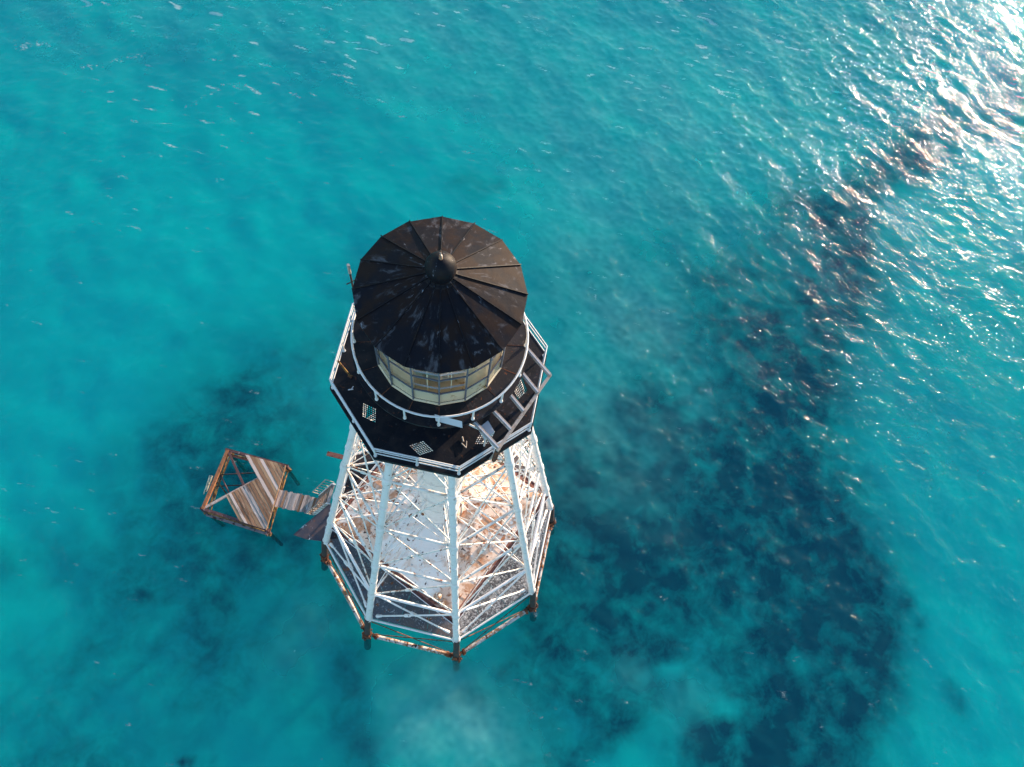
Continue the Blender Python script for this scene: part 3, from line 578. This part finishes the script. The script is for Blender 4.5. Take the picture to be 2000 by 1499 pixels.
ball = MB().lathe([(.56, 38.62), (.53, 38.95), (.46, 38.98), (.40, 39.03), (.40, 39.08), (.455, 39.13), (.49, 39.3), (.495, 39.42), (.47, 39.56), (.40, 39.70), (.27, 39.83), (.12, 39.9), (.06, 39.92)], 28).build('vent_ball', BALL, RF)
MB().lathe([(.06, 39.9), (.05, 40.1), (.02, 40.12), (.012, 40.42)], 10, cap=False).build('spike', NODE, ball)

# ---------------------------------------------------------------- small things on the galleries
def G3(mb, name, m, t): return mb.build(name, m, t)
t = thing('beam_frame', 'open frame of pale metal beams jutting over the right edge of the gallery', 'frame', (3.0, -2.3, ZG))
zr = 33.2
outs = [V(4.06, -1.10, zr), V(3.59, -1.80, zr), V(3.03, -2.52, zr), V(2.54, -3.22, zr), V(2.08, -3.92, zr)]
ins = [V(3.22, -.02, zr), V(3.0, -1.0, zr), V(2.54, -1.88, zr), V(1.9, -2.48, zr), V(1.22, -2.95, zr)]
MB().beam(outs[0]+V(.05, .07, 0), outs[4]-V(.05, .07, 0), .11, .12).build('outer_beam', BEAM, t)
for a, b_ in zip(outs, ins):
    o = MB().beam(a+V(0, 0, .11), b_+V(0, 0, .11), .15, .09).build('cross_beam', BEAM, t)
    MB().beam(a+V(0, 0, .165), b_+V(0, 0, .165), .04, .02).build('flange', GREYP, o)
for a in (outs[0], outs[2], outs[4]):
    q = Vector((a.x*.93, a.y*.93, ZG+.02)); MB().tube(a-V(0, 0, .06), q, .05, None, 8).build('support', BEAM, t)
MB().beam(V(2.08, -3.9, zr-.1), V(2.04, -3.84, ZG+.5), .16, .12).build('corner_bracket', RUSTY, t)
o = MB().slab([V(-.20, -2.92, 34.12), V(.76, -3.16, 34.06), V(.78, -3.30, 33.76), V(-.16, -3.06, 33.82)], .03).build('board', GREYP)
o.name = 'leaning_board'; tag(o, 'long light grey board leaning against the curved handrail of the upper gallery', 'board')
t = thing('equipment_box', 'square light grey equipment box on a pole beside the beam frame', 'box', (1.75, -3.2, ZG))
zb = 33.0
MB().slab([V(1.40, -3.05, zb), V(1.74, -2.78, zb), V(1.97, -3.2, zb), V(1.62, -3.46, zb)], .28).build('box_body', GREYP, t)
MB().tube(V(1.7, -3.1, zb-.28), V(1.7, -3.1, ZG), .04, None, 8).build('pole', RAIL, t)
MB().tube(V(1.05, -2.95, zb+.05), V(1.55, -3.2, zb+.05), .04, None, 8).tube(V(1.55, -3.2, zb+.05), V(2.0, -3.85, zb-.1), .035, None, 8).build('conduit', RAIL, t)
t = thing('antenna_pole', 'thin dark antenna pole rising past the left edge of the black roof', 'pole', (-2.98, .95, ZL))
MB().tube(V(-2.98, .95, ZL), V(-2.98, .95, 37.3), .035, None, 8).build('mast', PILE, t)
MB().tube(V(-2.98, .95, 37.2), V(-2.98, .95, 37.75), .05, None, 8).build('tip', BEAM, t)
MB().tube(V(-3.15, .85, 36.6), V(-2.8, 1.05, 36.6), .02, None, 6).build('crossbar', PILE, t)
q = pol(GR-.12, 0, GP-90-9)
t = MB().tube(V(-3.95, .05, ZG+.95), V(-3.55, -.25, ZG+.12), .04, None, 8).tube(V(-3.62, -.22, ZG+.12), V(-3.48, -.3, ZG+.12), .07, None, 8).build('rail_brace', YRUST)
tag(t, 'short orange brace leaning on the left gallery railing', 'brace')
t = MB().tube(V(-3.62, -.8, ZG+.03), V(-3.42, -.78, ZG+.05), .025, None, 6).tube(V(-3.5, -.8, ZG+.04), V(-3.42, -.66, ZG+.04), .02, None, 6).build('loose_bracket', GREYP)
tag(t, 'tiny white loose bracket lying on the left gallery floor', 'bracket')
t = MB().tube(V(.82, -3.0, ZG+.03), V(1.0, -3.2, ZG+.05), .022, None, 6).tube(V(1.0, -3.2, ZG+.04), V(1.02, -2.92, ZG+.04), .018, None, 6).tube(V(.85, -2.75, ZG+.05), V(.9, -2.95, ZG+.04), .03, None, 6).build('bent_wire', BEAM)
tag(t, 'bent grey wire lying on the gallery floor under the upper gallery', 'wire')

# ---------------------------------------------------------------- keepers' house
HPH = -82.94; HR = 7.542; EZ = 4.975; SLP = math.tan(R(13.5))
HS_ = thing('keepers_house', 'square keepers house with peeling white and rust stained roof inside the tower legs', 'house', (0, 0, .02))
wr_ = HR-.75
for k in range(4):
    a, b_ = pol(wr_, 0, HPH+90*k), pol(wr_, 0, HPH+90*k+90); d = (b_-a).normalized(); nrm = pol(1, 0, HPH+90*k+45)
    wl = MB().beam(a+d*.07+V(0, 0, 2.45), b_-d*.07+V(0, 0, 2.45), .14, 4.85).build('wall', WHITE, HS_)
    for f in (.22, .5, .78):
        c = a.lerp(b_, f)+nrm*.08
        if f == .5 and k in (0, 2):
            MB().beam(c-d*.5+V(0, 0, 1.15), c+d*.5+V(0, 0, 1.15), .06, 2.2).build('door', DECKG, wl); continue
        MB().beam(c-d*.5+V(0, 0, 2.4), c+d*.5+V(0, 0, 2.4), .05, 1.5).build('window', RAIL, wl)
        MB().beam(c-d*.42+nrm*.03+V(0, 0, 2.4), c+d*.42+nrm*.03+V(0, 0, 2.4), .02, 1.34).build('pane', GLASS, wl)
ROOF = MB().slab([pol(HR-.3, EZ-.12, HPH+90*k) for k in range(4)], .06).build('roof', PURP, HS_)
hw = (HR-.28)/math.sqrt(2)
for k in range(4):
    mid = HPH+90*k+45; nrm = pol(1, 0, mid); tg = pol(1, 0, mid+90)
    def P(t_, d_, z_=0): return tg*t_+nrm*(hw-d_)+V(0, 0, EZ+d_*SLP+z_)
    ns = 8; wd = 2*hw/ns
    for i_ in range(ns):
        t0, t1 = -hw+i_*wd, -hw+(i_+1)*wd; g_ = .012; jz = random.uniform(-.012, .012)
        for j_ in range(3):
            d0, d1 = j_*hw/3, (j_+1)*hw/3
            def lim(t_): return hw-abs(t_)
            t0_, t1_ = t0+g_, t1-g_
            pl = [(t0_, min(d0, lim(t0_))), (t1_, min(d0, lim(t1_))), (t1_, min(d1, lim(t1_))), (t0_, min(d1, lim(t0_)))]
            # exact clip of the strip at the hip
            poly = []
            raw = [(t0_, d0+g_), (t1_, d0+g_), (t1_, d1), (t0_, d1)]
            for m_ in range(4):
                p, q = raw[m_], raw[(m_+1) % 4]; fp, fq = lim(p[0])-p[1], lim(q[0])-q[1]
                if fp >= 0: poly.append(p)
                if fp*fq < 0:
                    s_ = fp/(fp-fq); poly.append((p[0]+(q[0]-p[0])*s_, p[1]+(q[1]-p[1])*s_))
            if len(poly) < 3: continue
            MB().slab([P(x, y, jz+.012*(2-j_)) for x, y in poly][::1], .03).build('roof_panel', HROOF, ROOF)
        if i_ and abs(t0) < hw-.1: MB().beam(P(t0, .02, .02), P(t0, hw-abs(t0), .02), .03, .045).build('seam', HROOF, ROOF)
    MB().beam(P(-hw, 0, .02), P(0, hw, .02), .16, .05).build('hip_cap', HROOF, ROOF)
    # eave gutter: red-brown trough with a white outer lip
    gt = MB().beam(P(-hw-.05, -.10, -.03), P(hw+.05, -.10, -.03), .24, .06).build('gutter', REDB, ROOF)
    MB().beam(P(-hw-.28, -.33, -.10), P(hw+.28, -.33, -.10), .22, .05).build('trough', PURP, gt)
    MB().beam(P(-hw-.3, -.46, -.05), P(hw+.3, -.46, -.05), .045, .13).build('lip', RAIL, gt)
# things lying on that roof
for nm, lab, c, rr in (('rusty_vent', 'rusty round vent cap near the front corner of the house roof', (-.15, -6.0), .28), ('rusty_vent', 'small rusty vent cap beside the larger one at the front roof corner', (.15, -6.5), .2), ):
    zz = EZ+(hw-max(abs(Vector((c[0], c[1], 0)).dot(pol(1, 0, HPH+45))), abs(Vector((c[0], c[1], 0)).dot(pol(1, 0, HPH-45)))))*SLP
    o = MB().lathe([(rr*.6, zz-.1), (rr*.6, zz+.25), (rr, zz+.25), (rr*.9, zz+.36), (rr*.3, zz+.45)], 12, c).build(nm, NODE); tag(o, lab, 'vent')

# ---------------------------------------------------------------- boarding stair, gangway and boat dock
ZD = -5.6
t = thing('gangway', 'narrow weathered plank gangway between the boat dock and the tower stair', 'gangway', (-11.8, 3, ZD-.3))
g0a, g0b, g1a, g1b = V(-13.35, 4.05, ZD), V(-13.68, 2.66, ZD), V(-9.9, 3.27, ZD), V(-10.3, 1.9, ZD)
n = 17
for i_ in range(n):
    f0, f1 = i_/n, (i_+.93)/n; j = random.uniform(-.05, .05); dz = random.uniform(-.012, .012)
    pts = [g0a.lerp(g1a, f0)+V(j*.2, j, dz), g0a.lerp(g1a, f1)+V(j*.2, j, dz+random.uniform(-.01, .01)), g0b.lerp(g1b, f1)+V(j*.2, j, dz), g0b.lerp(g1b, f0)+V(j*.2, j, dz)]
    MB().slab(pts, .05).build('plank', WOODG[(3, 1, 3, 0, 3, 1, 3, 3, 1, 3, 0, 1, 3, 3, 1, 0, 3)[i_]], t)
for f in (.1, .9): MB().beam(g0a.lerp(g0b, f)-V(0, 0, .15), g1a.lerp(g1b, f)-V(0, 0, .15), .1, .16).build('stringer', PURP, t)
t = thing('boarding_stair', 'steep wooden stair climbing from the gangway to the tower platform', 'stair', (-9.8, 2.7, ZD))
s0a, s0b, s1a, s1b = V(-9.85, 3.45, ZD+.1), V(-10.25, 1.95, ZD+.1), V(-8.05, 3.05, .12), V(-8.4, 1.55, .12)
for f, nm in ((0, 'stringer'), (1, 'stringer')):
    MB().beam(s0a.lerp(s0b, f), s1a.lerp(s1b, f), .08, .3).build(nm, RAIL, t)
n = 18
for i_ in range(n):
    f = (i_+.5)/n; a, b_ = s0a.lerp(s1a, f), s0b.lerp(s1b, f)
    MB().beam(a, b_, .24, .05).build('tread', WOODS[(0, 2, 3)[i_ % 3]], t)
up = V(-.55, .0, .9)
for f in (0, 1):
    a, b_ = s0a.lerp(s0b, f)+V(0, (.12, -.12)[f], 0), s1a.lerp(s1b, f)+V(0, (.12, -.12)[f], 0)
    MB().tube(a+up*.95, b_+up*.95, .035, None, 8).build('handrail', BEAM, t)
    for i_ in range(7): q = a.lerp(b_, i_/6); MB().tube(q, q+up*.95, .03, None, 6).build('rail_post', BEAM, t)
# dock
t = thing('boat_dock', 'rusty steel boat dock with a half missing timber deck standing in the water', 'dock', (-15.9, 4.2, -DZ))
TL, TR, BR, BL = V(-17.67, 7.41, ZD), V(-12.84, 6.06, ZD), V(-14.01, .69, ZD), V(-19.19, 2.46, ZD)
def bm(a, b_, w_, h_, m, nm='frame_beam', dz=0.): return MB().beam(a+V(0, 0, dz), b_+V(0, 0, dz), w_, h_).build(nm, m, t)
bm(TL, BL, .26, .26, layered('orange_timber', (.34, .13, .055), .8, layers=[((.2, .07, .035), 3., .5, .66), ((.5, .26, .14), 5., .62, .72)], bump=.4, scale=(1, 1, 1)), dz=-.02)
bm(TL+V(-.2, .1, 0), TR+V(.2, -.05, 0), .2, .22, PURP, dz=-.05); bm(TL+V(-.1, -.28, 0), TR+V(0, -.3, 0), .12, .14, PURP, dz=-.35)
bm(BL+V(-.2, .1, 0), BR+V(.2, 0, 0), .22, .22, PURP, dz=-.05)
bm(BL+V(.25, -.38, 0), BR+V(.1, -.28, 0), .2, .2, layered('grey_brown_pipe', (.26, .2, .2), .7, layers=[(DRUST, 3., .5, .62), (RUST, 5, .6, .7)], bump=.4), 'fender_beam', dz=-.3)
bm(TR, BR, .09, .16, WOODS[2], dz=.08)
Mx = TR.lerp(BR, .43)
# diagonal beam under the deck edge and the purple stub
E1 = V(-14.9, 5.02, ZD)
bm(BL+V(.12, .1, 0), E1, .2, .16, WOODS[1], dz=.0)
bm(TL+V(.1, -.2, 0), V(-16.1, 4.42, ZD), .17, .16, PURP, dz=.02)
# deck planks, running parallel to TL-BR diagonal
dl = (V(-13.62, 2.72, 0)-V(-16.11, 6.83, 0)).normalized()
nr = Vector((-dl.y, dl.x, 0)); nr = nr if nr.x > 0 else -nr
def line_int(p, d, a, b_):
    # intersection of p+s*d with the infinite line a-b
    e = b_-a; den = d.x*e.y-d.y*e.x; return ((a.x-p.x)*e.y-(a.y-p.y)*e.x)/den
P0 = V(-16.11, 6.83, ZD)
def plank(e0, e1, top, bots, m):
    """one deck board between the lines nr = e0 and nr = e1, its ends sawn along the edge beams"""
    pts = []
    for e in (e0, e1):
        p = P0+nr*e; pts.append((p+dl*line_int(p, dl, *top), p+dl*min(line_int(p, dl, *b) for b in bots)))
    if (pts[0][1]-pts[0][0]).dot(dl) < .3 or (pts[1][1]-pts[1][0]).dot(dl) < .15: return
    z = ZD+.17+random.uniform(-.012, .012); z2 = z+random.uniform(-.012, .012)
    MB().slab([V(q.x, q.y, zz) for q, zz in ((pts[0][0], z), (pts[1][0], z), (pts[1][1], z2), (pts[0][1], z2))], .06).build('plank', m, t)
off = 0.
for i_, w_ in zip((1, 0, 2, 1, 0, 2, 2, 0, 2, 0, 2, 1), (.28, .3, .24, .27, .3, .25, .3, .24, .27, .3, .24, .27)):
    if off > 2.75: break
    plank(off+.012, off+w_-.012, (TL, TR), [(TR, BR)], WOODS[i_]); off += w_
off = 0.
for i_, w_ in zip((0, 2, 0, 0, 3, 1, 2, 0, 0, 1, 2), (.3, .24, .28, .22, .26, .25, .28, .3, .24, .22, .26)):
    if off > 2.7: break
    plank(-off-.012, -off-w_+.012, (BL, E1), [(BR, BL), (TR, BR)], WOODS[i_]); off += w_
# piles and rods
for q in (TL, TR, BR, BL):
    o = MB().tube(q-V(0, 0, .1), q-V(0, 0, 1.5), .15, None, 12).build('pile', PURP, t)
    MB().tube(q-V(0, 0, 1.5), q-V(0, 0, 6.7), .16, None, 12).build('wet_foot', WETPILE, o)
    mb = MB()
    for i_ in range(14):
        c = q+V(random.uniform(-.16, .16), random.uniform(-.16, .16), -1.2+random.uniform(-.3, .25)); mb.tube(c, c+V(random.uniform(-.2, .2), random.uniform(-.2, .2), random.uniform(-.1, .1)), random.uniform(.06, .11), None, 6)
    mb.build('barnacle_crust', YRUST, o)
def rod(a, b_, r=.045, m=YRUST): MB().tube(a, b_, r, None, 7).build('tie_rod', m, t)
lo = V(0, 0, -1.25); hi = V(0, 0, -.2)
for a, b_ in ((TL, TR), (TR, BR), (BR, BL), (BL, TL)): rod(a+lo, b_+lo, .06); rod(a+hi, b_+lo); rod(a+lo, b_+hi)
for f in (.38, .58): rod(TL.lerp(BL, f)+lo*.6, TR.lerp(BR, f-.33)+lo*.6, .05, PILE)
rod(BL.lerp(TL, .62)+lo*.5, BR.lerp(BL, .38)+lo*.5, .05, PURP); rod(BL.lerp(TL, .5)+lo*.5, BR.lerp(BL, .3)+lo, .05, YRUST); rod(TL+lo*.4, BL.lerp(BR, .05)+lo, .05, YRUST)
o = MB().tube(V(-18.95, 5.2, -6.3), V(-19.3, 4.1, -6.3), .09, None, 8).tube(V(-19.15, 5.5, -6.45), V(-19.5, 3.9, -6.5), .05, None, 8).tube(V(-18.9, 5.4, -6.2), V(-19.1, 4.9, -6.2), .11, None, 8).build('fender', layered('cream_fender', (.62, .55, .40), .7, layers=[(DRUST, 4., .55, .65)], bump=.3)); tag(o, 'cream coloured fender hanging off the left side of the boat dock', 'fender')
